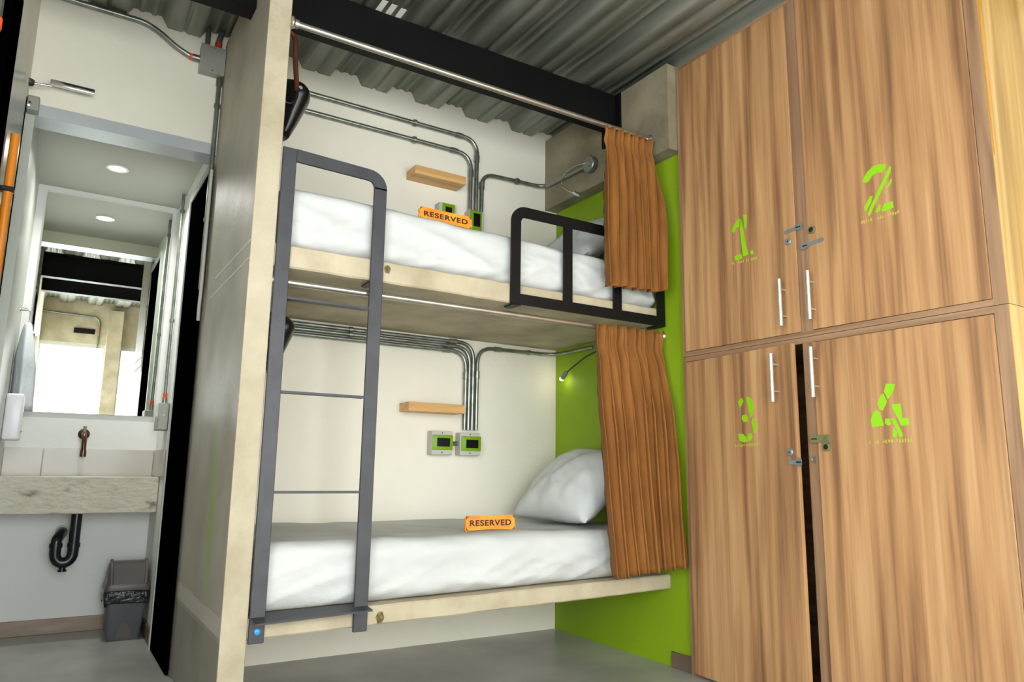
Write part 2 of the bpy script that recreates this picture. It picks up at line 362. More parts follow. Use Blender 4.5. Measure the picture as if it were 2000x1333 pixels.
# beam over the bunk
mb = MB(); yb = -.72
for a, b in ((-L_+.0005, -.095), (XL+.001, XP-.001)):
    mb = MB(); mb.box(a, b, yb, yb+.1, 2.85, 2.86); mb.box(a, b, yb, yb+.007, 2.86, 3.03); mb.box(a, b, yb, yb+.1, 3.03, 3.04)
    if a > -2.1:
        so = obj('steel_beam', mb, 'black_steel', label='black steel channel beam crossing under the corrugated ceiling above the upper bunk', cat='beam')
        obj('end_plate', B(-.105, -.092, -.76, -.6, 2.76, 3.04), 'black_steel', so)
    else: obj('steel_beam', mb, 'black_steel', label='black steel beam stub high above the alcove opening, beyond the concrete partition', cat='beam')
# base strips
struct('baseboard_right', B(-.012, -.0005, KY0+.006, -.978, 0, .072, bev=.002), 'tile_dark')
struct('baseboard_alcove_back', B(XLA, XR, WY-.012, WY, 0, .08, bev=.002), 'tile_base')
struct('baseboard_alcove_right', B(XR-.012, XR, .58, WY-.012, 0, .08, bev=.002), 'tile_dark')

# ------------------------------------------------------------------ bunks
def slab(z0l, z0r, z1l, z1r, label, bev=.006):
    mb = MB(); n = 40
    def z(l, r, x): return l+(r-l)*(x+L_)/L_
    rows = []
    for i in range(n+1):
        x = -L_+.0015+(L_-.003)*i/n
        rows.append([(x, -D+.0005+bev, z(z0l, z0r, x)), (x, -D+.0005, z(z0l, z0r, x)+bev), (x, -D+.0005, z(z1l, z1r, x)-bev), (x, -D+.0005+bev, z(z1l, z1r, x)), (x, -.001, z(z1l, z1r, x)), (x, -.001, z(z0l, z0r, x))])
    for r in rows:
        for k in (0, 1, 2, 3):
            p = Vector(r[k]); d = noise.noise(p*14)*.0035+noise.noise(p*45)*.0015; r[k] = (p.x, p.y+abs(d)*.6, p.z+d*.8)
    V = [[mb.bm.verts.new(p) for p in r] for r in rows]
    for a, b in zip(V, V[1:]):
        for k in range(6): mb.bm.faces.new((a[k], a[(k+1) % 6], b[(k+1) % 6], b[k]))
    mb.bm.faces.new(V[0]); mb.bm.faces.new(V[-1][::-1])
    return obj('bunk_slab', mb, 'concrete', label=label, cat='bunk slab', group='cast concrete bunk slabs')
slab(.322, .356, .394, .426, 'cast concrete slab under the lower mattress, just above the floor')
slab(1.668, 1.662, 1.757, 1.753, 'cast concrete slab under the upper mattress, behind the guard rail')
def rbox(x0, x1, y0, y1, z0, z1, r, nx, ny, nz, disp):
    t = bmesh.new(); V = {}
    def g(a, b, n, i): return a+(b-a)*i/n
    def vert(i, j, k):
        if (i, j, k) in V: return V[i, j, k]
        p = Vector((g(x0, x1, nx, i), g(y0, y1, ny, j), g(z0, z1, nz, k)))
        c = Vector((min(max(p.x, x0+r), x1-r), min(max(p.y, y0+r), y1-r), min(max(p.z, z0+r), z1-r)))
        d = p-c
        if d.length > 1e-6: p = c+d.normalized()*min(r, d.length) if d.length > r else p
        V[i, j, k] = t.verts.new(disp(p)); return V[i, j, k]
    def quad(*q): t.faces.new([vert(*a) for a in q])
    for i in range(nx):
        for j in range(ny):
            quad((i, j, nz), (i+1, j, nz), (i+1, j+1, nz), (i, j+1, nz)); quad((i, j, 0), (i, j+1, 0), (i+1, j+1, 0), (i+1, j, 0))
        for k in range(nz):
            quad((i, 0, k), (i+1, 0, k), (i+1, 0, k+1), (i, 0, k+1)); quad((i, ny, k), (i, ny, k+1), (i+1, ny, k+1), (i+1, ny, k))
    for j in range(ny):
        for k in range(nz):
            quad((0, j, k), (0, j, k+1), (0, j+1, k+1), (0, j+1, k)); quad((nx, j, k), (nx, j+1, k), (nx, j+1, k+1), (nx, j, k+1))
    m_ = MB(); m_.merge(t); return m_
def mattress(zl, zr, tl, tr, seed, label):
    "zl/zr: slab top at both ends, tl/tr: mattress top at both ends"
    z0, z1 = min(zl, zr), max(tl, tr)
    def disp(p):
        u = (p.x+L_)/L_; v = (p.z-z0)/(z1-z0); b = zl+(zr-zl)*u; t = tl+(tr-tl)*u
        z = b+.0015+(t-b)*v; q = Vector((p.x, p.y, z)); s = Vector((seed, seed*2, 0))
        front = max(0, 1-(p.y+.94)/.12); top = max(0, (v-.75)*4)
        # drawn diagonal pleats low on the front, soft billows above
        rd = lambda q: 1-2*abs(noise.noise(q))
        w_ = (rd(Vector((p.x*2.2+z*9, z*5-p.x*.8, seed)))-.4)*.016+(rd(Vector((p.x*7-z*16, z*6, seed+3)))-.4)*.012*(1.15-v)+noise.noise(Vector((p.x*22+z*20, z*9, seed+1)))*.006*(1-v)
        tuck = -.012*max(0, 1-v*5)
        if front > 0: q.y -= (w_*.9+.008*math.sin(v*PI)-tuck*-1)*min(1, front) if v > .02 else 0
        if top > 0: q.z += top*(noise.noise(Vector((p.x*2.6, p.y*3, seed+9)))*.014+noise.noise(Vector((p.x*7+p.y*5, p.y*8, seed+5)))*.005)
        q.y = max(q.y, -D+.004); return q
    return obj('mattress', rbox(-L_+.012, -.012, -.94, -.006, z0, z1, .05, 170, 40, 18, disp), 'sheet', label=label, cat='mattress', group='bunk mattresses in white sheets', sharp=80)
mattress(.396, .428, .645, .643, 3.3, 'white sheeted mattress on the lower bunk under a leaning pillow')
mattress(1.7585, 1.756, 2.015, 1.975, 8.1, 'white sheeted mattress on the upper bunk, behind the guard rail')
def pillow(c, tilt, lx, ly, th, label, seed):
    "lx: up-slope size, ly: size along y, leaning against the green wall"
    mb = MB(); n = 28; R = Matrix.Rotation(-tilt, 4, 'Y')
    def f(sgn):
        def g(u, v):
            a, b = 2*u-1, 2*v-1
            e = max(0, (1-abs(a)**2.2))**.5*max(0, (1-abs(b)**2.2))**.5
            pin = 1-.07*(a*a)*(1-abs(b))-.0
            x = a*lx/2*(1-.08*(1-b*b)*abs(a)); y = b*ly/2*(1-.08*(1-a*a)*abs(b))
            z = sgn*th/2*e+noise.noise(Vector((a*2.2+b*3, b*2.4, seed+sgn)))*.02*e+(1-2*abs(noise.noise(Vector((a*3, b*4-a*3, seed)))))*.010*e
            return Vector(c)+R @ Vector((x, y, z))
        return g
    mb.grid(f(1), n, n); mb.grid(f(-1), n, n); bmesh.ops.remove_doubles(mb.bm, verts=mb.bm.verts[:], dist=.0006)
    return obj('pillow', mb, 'pillow_cloth', label=label, cat='pillow', group='bunk pillows', sharp=80)
pillow((-.235, -.52, .845), math.radians(42), .52, .66, .25, 'pale pillow on the lower bunk leaning on the green wall', 1.2)
pillow((-.215, -.50, 2.165), math.radians(38), .46, .62, .2, 'pale pillow on the upper bunk behind the guard rail', 4.4)

# ladder ------------------------------------------------------------
yl0, yl1 = -D-.014, -D-.003
t = thing('bunk_ladder', (-1.78, -D-.01, .31), 'dark grey flat-bar steel ladder bolted to the bunk slabs by the partition', 'ladder')
mb = MB().box(-1.997, -1.943, yl0, yl1, .312, 2.142, bev=.002); lg = obj('leg', mb, 'ladder_steel', t)
obj('bolt', MB().lathe((-1.968, yl0, .352), (0, -1, 0), [(.011, 0), (.011, .003), (.007, .006)]), 'bolt_blue', lg, label='blue bolt cap')
mb = MB().box(-1.62, -1.565, yl0, yl1, .315, 2.06, bev=.002); obj('leg', mb, 'ladder_steel', t)
arc = []
for k in range(9):
    a = PI/2*k/8; arc.append((-1.643+.078*math.sin(a), 2.052+.078*math.cos(a)))
arc2 = [(-1.643+.023*math.sin(PI/2*k/8), 2.052+.030*math.cos(PI/2*k/8)) for k in range(9)][::-1]
poly = [(-1.943, 2.142), (-1.66, 2.131)]+arc+arc2+[(-1.66, 2.083), (-1.943, 2.091)]
obj('top_bar', MB().prism([(a, yl0, b) for a, b in poly], (0, yl1-yl0, 0)), 'ladder_steel', t)
for z in (1.547, 1.191, .826): obj('rung', B(-1.943, -1.62, yl0+.001, yl0+.035 if z < 1.5 else yl0+.04, z-.0045, z+.0045), 'ladder_steel', t)
mb = MB(); mb.prism([(-1.992, -D-.075, .383), (-1.57, -D-.075, .396), (-1.57, -D+.03, .405), (-1.992, -D+.03, .401)], (0, 0, .006)); obj('step_plate', mb, 'ladder_steel', t)
obj('bracket', MB().prism([(-1.62, -D-.003, 1.655), (-1.58, -D-.003, 1.655), (-1.58, -D+.085, 1.655), (-1.6, -D+.1, 1.655), (-1.62, -D+.085, 1.655)], (0, 0, .005)), 'rail_steel', t)

# guard rail --------------------------------------------------------
t = thing('guard_rail', (-.48, -D-.01, 1.655), 'black flat-bar guard rail along the head of the upper bunk', 'guard rail')
x0, x1, z0, z1, bw = -.952, -.012, 1.658, 2.125, .05
arc = [(x0+.075-.075*math.cos(PI/2*k/8), z1-.075+.075*math.sin(PI/2*k/8)) for k in range(9)]
arci = [(x0+bw+.028-.028*math.cos(PI/2*k/8), z1-bw-.028+.028*math.sin(PI/2*k/8)) for k in range(9)]
obj('upright', MB().prism([(a, yl0, b) for a, b in [(x0, z0)]+arc+arci[::-1]+[(x0+bw, z0)]], (0, .011, 0)), 'rail_steel', t)
obj('top_bar', B(x0+.075, x1, yl0, yl1, z1-bw, z1), 'rail_steel', t)
obj('bottom_bar', B(x0+bw, x1-bw+.002, yl0, yl1, z0, z0+.05), 'rail_steel', t)
for a in (-.657, -.352): obj('upright', B(a, a+.05, yl0, yl1, z0+.05, z1-bw), 'rail_steel', t)
obj('upright', B(x1-.048, x1, yl0, yl1, z0, z1-bw), 'rail_steel', t)
for a in (x0+.01, x1-.06): obj('foot_plate', MB().prism([(a, yl0, z0), (a+.045, yl0, z0), (a+.045, -D+.06, z0), (a+.03, -D+.075, z0), (a+.015, -D+.075, z0), (a, -D+.06, z0)], (0, 0, -.005)), 'rail_steel', t)

# curtain rods --------------------------------------------------------
def rod(y, z, x0, x1, label, fin):
    t = thing('curtain_rod', ((x0+x1)/2, y, z), label, 'curtain rod')
    obj('tube', MB().tube([(x0+.004, y, z), (x1-.004, y, z)], .0135, 14), 'rod_metal', t)
    for x, s in ((x0, 1), (x1, -1)): obj('wall_flange', MB().lathe((x+s*.0005, y, z), (s, 0, 0), [(.026, 0), (.026, .004), (.019, .012), (.019, .026)]), 'rod_metal', t)
    if fin: obj('screw_cap', MB().lathe((x1-.022, y, z), (-1, -.2, 0), [(.003, -.02), (.017, -.012), (.02, 0), (.017, .012), (.003, .02)]), 'chrome', t)
rod(-.985, 2.668, -L_, -.091, 'steel curtain rod under the ceiling beam above the upper bunk', False)
rod(-.955, 1.614, -L_, -.0005, 'steel curtain rod under the upper bunk slab above the lower bunk', True)

# curtains ------------------------------------------------------------
def curtain(tl, tr, bl, br, nf, amp, seed, label, drift=.0):
    tl, tr, bl, br = map(Vector, (tl, tr, bl, br)); mb = MB(); nu, nv = 320, 48
    def f(u, v):
        top = tl.lerp(tr, u); bot = bl.lerp(br, u); p = top.lerp(bot, v)
        s = max(0, min(1, (v-.05)/.35)); s = s*s*(3-2*s)
        pin = math.exp(-((v-.085)/.035)**2)                      # stitched tape below the ruffled head
        uu = u+drift*v*(u-.2)+.05*noise.noise(Vector((u*2.2, seed, v*.6)))*(.35+s)
        ph = PI*nf*uu+seed
        k = 1-abs(math.sin(ph))**.55*2                              # broad crests to the room, narrow valleys behind
        A = amp*(.4+.6*s)*(.7+.6*abs(noise.noise(Vector((uu*4.5, seed+4, 0)))))*(1-.5*pin)
        hd = (1-s)*.009*math.sin(PI*nf*3.1*u+seed)
        x = p.x+.22*amp*math.sin(2*ph)*(.3+.7*s); y = p.y+A*k+hd+.006*pin
        y += .014*noise.noise(Vector((u*3, v*2.4, seed+7)))*s+.0035*noise.noise(Vector((u*9+v*5, v*7, seed+2)))*s
        z = p.z+(.012*noise.noise(Vector((u*7, seed, 2)))*v**8)-(.005*k if v < .01 else 0)
        return Vector((min(x, -.094 if z > 2.55 else -.004), y, z))
    mb.grid(f, nu, nv)
    return obj('curtain', mb, 'curtain_cloth', label=label, cat='curtain', group='bunk curtains', solid=.0025, sharp=180)
a = on(1184, 248, 1, -1.03); b = on(1264, 262, 1, -1.03); c = on(1180, 557, 1, -1.06); e = on(1298, 572, 1, -1.06)
curtain((a.x, -1.02, a.z+.005), (-.103, -1.02, a.z+.005), (c.x, -1.065, c.z), (min(e.x, -.02), -1.07, e.z), 6.5, .046, 1.7, 'short orange-brown curtain gathered over the end of the upper guard rail', .15)
a = on(1162, 633, 1, -.97); b = on(1287, 650, 1, -.97); c = on(1193, 1130, 1, -1.07); e = on(1334, 1106, 1, -1.09)
curtain((a.x, -.972, a.z), (min(b.x, -.03), -.972, a.z), (c.x, -1.085, c.z), (min(e.x, -.02), -1.10, e.z), 7, .064, 5.2, 'long orange-brown curtain gathered beside the lower pillow', .1)

# ------------------------------------------------------------------ wall shelves
def shelf(x0, x1, z0, z1, dep, label):
    obj('wall_shelf', B(x0, x1, -dep, -.0005, z0, z1, bev=.002), 'shelf_wood', label=label, cat='shelf', group='small wooden wall shelves')
a = on(782, 345, 1, -.12); b = on(875, 374, 1, -.12)
shelf(-1.06, -.735, 2.555, 2.605, .125, 'small light wood block shelf on the white wall above the upper reserved sign')
a = on(793, 777, 1, -.12); b = on(895, 783, 1, -.12)
shelf(-1.045, -.705, 1.222, 1.27, .125, 'small light wood block shelf on the white wall above the lower socket boxes')

# ------------------------------------------------------------------ conduits and boxes
CR = .0125
def conduit(pts, label, clamps=(), coups=(), rad=.09, tape=(), group=None, r=CR):
    pts = fillet(pts, rad, 8); c = pts[0]
    t = thing('conduit', tuple(pts[0]), label, 'conduit', group)
    obj('pipe', MB().tube(pts, r, 12), 'galvanised', t)
    for p, ax in clamps:
        ax = Vector(ax); p = Vector(p); obj('clamp', MB().ring(p-ax*.009, ax, r+(.008 if r > .0115 else .004), r-.0005, .018, 14), 'galvanised', t)
    for p, ax in coups:
        ax = Vector(ax); p = Vector(p); obj('coupling', MB().ring(p-ax*.022, ax, r+.004, r-.0005, .044, 14), 'galvanised', t)
    for p, ax, mt in tape:
        ax = Vector(ax); p = Vector(p); obj('tape', MB().ring(p-ax*.014, ax, r+.0025, r-.0005, .028, 14), mt, t)
    return t
X, Y, Z = (1, 0, 0), (0, 1, 0), (0, 0, 1)
yc = -.024
ZU = on(931, 412, 1, -.065).z+.001
g1 = 'steel conduits beside the upper bunk'; g2 = 'steel conduits beside the lower bunk'
conduit([(-1.985, yc, 2.905), (-.612, yc, 2.905), (-.612, yc, ZU)], 'upper of the two long conduits bending down to the upper sockets', [((-1.03, yc, 2.905), X)], [((-.735, yc, 2.905), X), ((-.612, yc, 2.785), Z)], .1, group=g1)
conduit([(-1.985, yc, 2.80), (-.652, yc, 2.80), (-.652, yc, ZU)], 'lower of the two long conduits bending down to the upper sockets', [((-1.03, yc, 2.80), X)], [((-.77, yc, 2.80), X), ((-.652, yc, 2.685), Z)], .1, group=g1)
conduit([(-.573, yc, ZU), (-.573, yc, 2.70), (-.3, yc, 2.708), (-.1145, yc, 2.712), (-.1145, -.449, 2.70)], 'short conduit arching from the upper sockets round to the concrete beam lamp box', [((-.32, yc, 2.708), X)], [((-.573, yc, 2.62), Z)], .085, group=g1)
conduit([(-1.985, yc, 1.641), (-.604, yc, 1.641), (-.604, yc, 1.14)], 'topmost long conduit under the slab bending down to the lower sockets', [((-1.35, yc, 1.641), X)], [((-.74, yc, 1.641), X), ((-.604, yc, 1.50), Z)], .1, group=g2, r=.011)
conduit([(-1.985, yc, 1.614), (-.628, yc, 1.614), (-.628, yc, 1.14)], 'middle long conduit under the slab bending down to the lower sockets', [((-1.35, yc, 1.614), X)], [((-.76, yc, 1.614), X)], .1, group=g2, r=.011)
conduit([(-1.985, yc, 1.587), (-.652, yc, 1.587), (-.652, yc, 1.14)], 'lowest long conduit under the slab bending down to the lower sockets', [], [((-.78, yc, 1.587), X), ((-.652, yc, 1.45), Z)], .1, group=g2, r=.011)
conduit([(-.577, yc, 1.14), (-.577, yc, 1.622), (-.03, yc, 1.628), (-.03, -.415, 1.628)], 'conduit arching from the lower sockets to the green wall', [((-.22, yc, 1.627), X)], [((-.577, yc, 1.46), Z), ((-.44, yc, 1.6235), X)], .1, group=g2, r=.011)
def sbox(x0, x1, z0, z1, label, plate, win, sub=None):
    t = thing('socket_box', ((x0+x1)/2, 0, z0), label, 'socket box', 'socket boxes on the white wall')
    obj('body', B(x0, x1, -.062, -.0005, z0, z1, bev=.003), 'grey_plastic', t)
    p = obj('cover', B(plate[0], plate[1], -.07, -.062, plate[2], plate[3], bev=.004, seg=2), 'green_plastic', t, label='green cover plate')
    obj('socket', B(win[0], win[1], -.0725, -.0695, win[2], win[3], bev=.0015), 'black_plastic', p, label='black socket insert')
    for z in ((z0+plate[2])/2, (z1+plate[3])/2):
        if z1-plate[3] > .006: obj('screw', MB().lathe(((x0+x1)/2, -.062, z), (0, -1, 0), [(.004, 0), (.003, .0015)], 10), 'dark_hole', t)
    return t
def pr(px0, py0, px1, py1, y=-.065):
    a = on(px0, (py0+py1)/2, 1, y); b = on(px1, (py0+py1)/2, 1, y); c = on((px0+px1)/2, py0, 1, y); e = on((px0+px1)/2, py1, 1, y)
    return a.x, b.x, e.z, c.z
q = lambda u, v, u2, v2: pr(820+u/14.28, 820+v/14.28, 820+u2/14.28, 820+v2/14.28)
bx = q(340, 320, 920, 985); sA = sbox(*bx, 'grey socket box with green cover, no conduits of its own, above the lower bunk', q(350, 430, 918, 845), q(470, 515, 830, 755))
bx2 = q(1130, 370, 1685, 1005); sB = sbox(*bx2, 'grey socket box with green cover where the lower conduits end', q(1160, 470, 1700, 880), q(1280, 565, 1620, 800))
obj('pipe_nipple', MB().tube([(bx[1]+.001, -.03, (bx[2]+bx[3])/2), (bx2[0]-.001, -.03, (bx[2]+bx[3])/2)], .012), 'galvanised', label='short threaded pipe joining the two lower socket boxes', cat='pipe')
q = lambda u, v, u2, v2: pr(810+u/13.33, 390+v/13.33, 810+u2/13.33, 390+v2/13.33)
b0 = q(640, 95, 1090, 560); sbox(*b0, 'grey socket box with green cover behind the upper reserved sign', q(720, 110, 1035, 480), q(790, 200, 960, 420))
b1 = q(1420, 290, 1810, 860); sbox(*b1, 'grey socket box with green cover where the upper conduits end', q(1435, 300, 1740, 850), q(1520, 370, 1695, 710))

# ------------------------------------------------------------------ reading lamps
lp = Vector((-.128, -.50, 2.692))
t = thing('reading_lamp', (-.0905, -.5, 2.65), 'unlit silver gooseneck lamp on a round grey box on the concrete beam', 'reading lamp')
obj('round_box', MB().lathe((-.091, -.50, 2.70), (-1, 0, 0), [(.048, 0), (.05, .004), (.05, .034), (.046, .038), (.02, .038), (.02, .042)], 28), 'galvanised', t)
cab = fillet([(-.13, -.5, 2.705), (-.15, -.42, 2.72), (-.155, -.30, 2.70), (-.16, -.27, 2.64), (-.16, -.33, 2.585), (-.16, -.40, 2.545)], .07, 6)
obj('gooseneck', MB().tube(cab, .004, 8), 'chrome', t)
obj('lamp_head', MB().tube([(-.16, -.39, 2.551), (-.16, -.41, 2.54), (-.16, -.47, 2.507), (-.16, -.475, 2.504)], [.006, .012, .014, .010], 14), 'chrome', t)
t = thing('reading_lamp', (0, -.45, 1.6), 'lit gooseneck reading lamp on the green wall above the lower pillow', 'reading lamp')
obj('round_box', MB().lathe((-.0005, -.46, 1.625), (-1, 0, 0), [(.042, 0), (.044, .004), (.044, .03), (.04, .034)], 24), 'galvanised', t)
cab = fillet([(-.03, -.45, 1.6), (-.055, -.38, 1.575), (-.06, -.27, 1.53), (-.055, -.19, 1.50)], .06, 6)
obj('gooseneck', MB().tube(cab, .0045, 8), 'ladder_steel', t)
hd = obj('lamp_head', MB().tube([(-.055, -.195, 1.502), (-.055, -.185, 1.498), (-.055, -.15, 1.474), (-.055, -.142, 1.468)], [.006, .013, .015, .012], 14), 'zinc', t)
obj('bulb', MB().lathe((-.0555, -.1415, 1.4675), (0, .8, -.6), [(.0125, 0), (.0125, .006), (.009, .011), (.003, .013)], 14), 'led', hd, label='glowing lamp tip')

# ------------------------------------------------------------------ reserved signs
def text_mesh(body, w, h, depth):
    c = bpy.data.curves.new('text', 'FONT'); c.body = body; c.size = 1; c.offset = .03; c.space_character = 1.12; c.align_x = 'CENTER'; c.align_y = 'CENTER'
    o = bpy.data.objects.new('text', c); COL.objects.link(o); bpy.context.view_layer.update()
    me = bpy.data.meshes.new_from_object(o.evaluated_get(bpy.context.evaluated_depsgraph_get()))
    bpy.data.objects.remove(o); bm = bmesh.new(); bm.from_mesh(me)
    xs = [v.co.x for v in bm.verts]; ys = [v.co.y for v in bm.verts]; x0, x1, y0, y1 = min(xs), max(xs), min(ys), max(ys)
    for v in bm.verts: v.co = Vector(((v.co.x-(x0+x1)/2)/(x1-x0)*w, 0, (v.co.y-(y0+y1)/2)/(y1-y0)*h))
    r = bmesh.ops.extrude_face_region(bm, geom=bm.faces[:])
    for v in r['geom']:
        if isinstance(v, bmesh.types.BMVert): v.co.y += depth
    return bm
def sign(x0, x1, y, z0, z1, lean, label):
    t = thing('reserved_sign', ((x0+x1)/2, y, z0), label, 'sign', 'reserved signs on the bunks')
    w_, h_ = x1-x0, z1-z0; n = 24
    out = [(-w_/2+.012, 0), (-w_/2, .012), (-w_/2+.003, h_*.5), (-w_/2, h_-.012), (-w_/2+.012, h_)]
    out = [(-w_/2+.004, -.004)]+[(-w_/2+w_*k/n, .004*math.sin(PI*k/n)) for k in range(2, n-1)]+[(w_/2-.004, -.004), (w_/2+.001, .014), (w_/2-.003, h_*.5), (w_/2, h_-.014), (w_/2-.012, h_)]
    out += [(w_/2-w_*k/n, h_-.002*math.sin(PI*k/n)) for k in range(2, n-1)]+[(-w_/2+.012, h_), (-w_/2, h_-.014), (-w_/2+.003, h_*.5), (-w_/2-.001, .014)]
    R = Matrix.Rotation(lean, 4, 'X'); o0 = Vector(((x0+x1)/2, y, z0))
    obj('board', MB().prism([o0+R @ Vector((a, -.006, b)) for a, b in out], R @ Vector((0, .012, 0))), 'sign_orange', t, sharp=60)
    bm = text_mesh('RESERVED', w_*.83, h_*.40, .0015); mb = MB(); mb.merge(bm, Matrix.Translation(o0) @ R @ Matrix.Translation((0, -.0072, h_*.5))); obj('lettering', mb, 'sign_text', t, label='dark brown word RESERVED')
    for sx in (-1, 1):
        for bz in (0, 1):
            c = Vector((sx*(w_/2-.004), -.0075, (h_-.004) if bz else .002)); s_ = .012; v_ = -1 if bz else 1
            obj('corner_mark', MB().prism([o0+R @ (c+Vector((0, 0, 0))), o0+R @ (c+Vector((-sx*s_*1.3, 0, 0))), o0+R @ (c+Vector((-sx*s_*.4, 0, v_*s_*.5))), o0+R @ (c+Vector((0, 0, v_*s_*1.2)))], R @ Vector((0, .0014, 0))), 'sign_edge', t)
a, b = on(908, 1025, 1, -.82), on(1005, 1025, 1, -.82); c, e = on(955, 1007, 1, -.82), on(955, 1041, 1, -.82)
sign(a.x, b.x, -.82, .652, c.z, -.04, 'orange wooden board reading RESERVED on the lower bunk')
a, b = on(818, 415, 1, -.87), on(921, 438, 1, -.87); c = on(818, 402, 1, -.87)
sign(a.x, b.x, -.87, 2.006, c.z, -.06, 'orange wooden board reading RESERVED on the upper bunk')

# ------------------------------------------------------------------ black hanging casings inside the partition
def casing(zc, strap, label):
    t = thing('black_casing', (-1.99, -.72, zc-.12), label, 'casing', 'black casings on the partition')
    def f(u, v):
        a = 2*PI*u; z = -1+2*v
        # profile: narrow flat foot, bulging shoulder, rounded top
        k = max(0, 1-max(0, (z-.45)/.55)**2.2)**.5; k *= (.48+.52*min(1, (z+1)/1.35)**.9) if z < .45 else 1
        k = max(k, .02); rx = .135*k; ry = .12*max(k, .02)
        x = -1.9985+max(0, .02+rx*(.5+.5*math.cos(a))**.8); y = -.72+ry*math.sin(a)
        return Vector((x, y, zc+z*.122))
    mb = MB().grid(f, 40, 26); bmesh.ops.remove_doubles(mb.bm, verts=mb.bm.verts[:], dist=.0005); bmesh.ops.holes_fill(mb.bm, edges=[e for e in mb.bm.edges if e.is_boundary])
    obj('shell', mb, 'black_plastic', t, sharp=60)
    ring = [(-1.93+.035*math.cos(PI*k/12)-.03, -.855, zc+.02-.055*math.sin(PI*k/12)) for k in range(13)]
    obj('ring_handle', MB().tube(ring, .006, 10), 'black_plastic', t)
    if strap:
        obj('strap', MB().tube(fillet([(-1.985, -.80, zc+.325), (-1.935, -.80, zc+.305), (-1.93, -.80, zc+.2), (-1.925, -.845, zc+.04)], .04, 6), .0105, 10), 'brown_leather', t, label='brown leather strap')
        obj('rivet', MB().lathe((-1.915, -.86, zc+.045), (0, -1, 0), [(.009, 0), (.007, .004)], 14), 'chrome', t)
casing(2.425, True, 'black rounded casing hung by a brown strap beside the upper bunk')
casing(1.415, False, 'black rounded casing under the upper slab beside the lower bunk, behind the ladder')

# ------------------------------------------------------------------ lockers
def door_obj(name, y0, y1, z0, z1, hinge, ang, parent, label):
    "y0 > y1; hinge 'l' at y0 or 'r' at y1; built closed, then swung about its hinge"
    og = (KX, y0 if hinge == 'l' else y1, z0)
    o = obj(name, B(KX-.003, KX+.015, y1, y0, z0, z1, bev=.0012), 'locker_wood', parent, label=label, origin=og)
    o.rotation_euler.z = ang; return o
def handle(d, y, z0, z1):
    mb = MB(); x = KX-.042
    mb.tube([(x, y, z0), (x, y, z1)], .0085, 14)
    for z in (z0+.045, z1-.045): mb.tube([(x, y, z), (KX-.0032, y, z)], .0042, 10)
    obj('handle', mb, 'handle_metal', d, label='brushed metal bar handle')
def lock(d, y, z, open_):
    mb = MB().lathe((KX-.0032, y, z), (-1, 0, 0), [(.0155, 0), (.0155, .006), (.012, .009)] if not open_ else [(.0165, 0), (.0165, .008), (.0125, .009), (.0125, .0095)], 22); o = obj('lock', mb, 'brass' if open_ else 'zinc', d)
    mb = MB().lathe((KX-.0125, y, z), (-1, 0, 0), [(.011 if open_ else .004, 0), (.010 if open_ else .003, .0006)], 18); obj('keyhole', mb, 'dark_hole', d)
def hasp(d, y0, y1, z, mat, tilt=0, h=.015, brk=None):
    mb = MB(); n = 10; yc_ = (y0+y1)/2; l = abs(y1-y0)/2
    out = [(-l+h*.4, -h*.55), (l*.1, -h*.45), (l-h, -h), (l, -h*.6), (l, h*.6), (l-h, h), (l*.1, h*.45), (-l+h*.4, h*.55), (-l, 0)]
    s = 1 if y1 < y0 else -1
    mb.prism([(KX-.004, yc_-s*a, z+b+tilt*a) for a, b in out], (-.0035, 0, 0))
    o = obj('hasp', mb, mat, d)
    yk = yc_-s*l*.62
    obj('slot', MB().prism([(KX-.0076, yk-.012, z+tilt*l*.62-.0028), (KX-.0076, yk+.012, z+tilt*l*.62-.0028), (KX-.0076, yk+.012, z+tilt*l*.62+.0028), (KX-.0076, yk-.012, z+tilt*l*.62+.0028)], (-.0006, 0, 0)), 'dark_hole', d)
def digit(d, polys, fx, mat='lime_paint', name='number', shift=0):
    mb = MB()
    for p in polys:
        pts = []
        for u, v in p:
            a = on(*fx(u, v), 0, KX-.0035); pts.append((KX-.0031, a.y+shift, a.z))
        mb.prism(pts, (-.0009, 0, 0))
    obj(name, mb, mat, d, label='lime green stencilled number' if name == 'number' else None)
def caption(d, p0, p1, seed, n=16, h=.013, shift=0):
    "the worn, no longer legible line of small stencil letters under each number"
    rnd = random.Random(seed); a = on(*p0, 0, KX-.0035); b = on(*p1, 0, KX-.0035); mb = MB()
    for i in range(n):
        if rnd.random() < .12: continue
        t0 = (i+.12)/n; t1 = (i+.45+.4*rnd.random())/n; ya, yb_ = a.y+(b.y-a.y)*t0+shift, a.y+(b.y-a.y)*t1+shift; zz = a.z+(b.z-a.z)*t0
        lo = zz-h*(.5 if rnd.random() < .7 else .2); hi = zz+h*(.5 if rnd.random() < .7 else .15)
        mb.prism([(KX-.0031, ya, lo), (KX-.0031, yb_, lo), (KX-.0031, yb_, hi), (KX-.0031, ya, hi)], (-.0006, 0, 0))
    obj('caption', mb, 'lime_faint', d, kind='stuff', label='faded line of tiny green stencil letters')
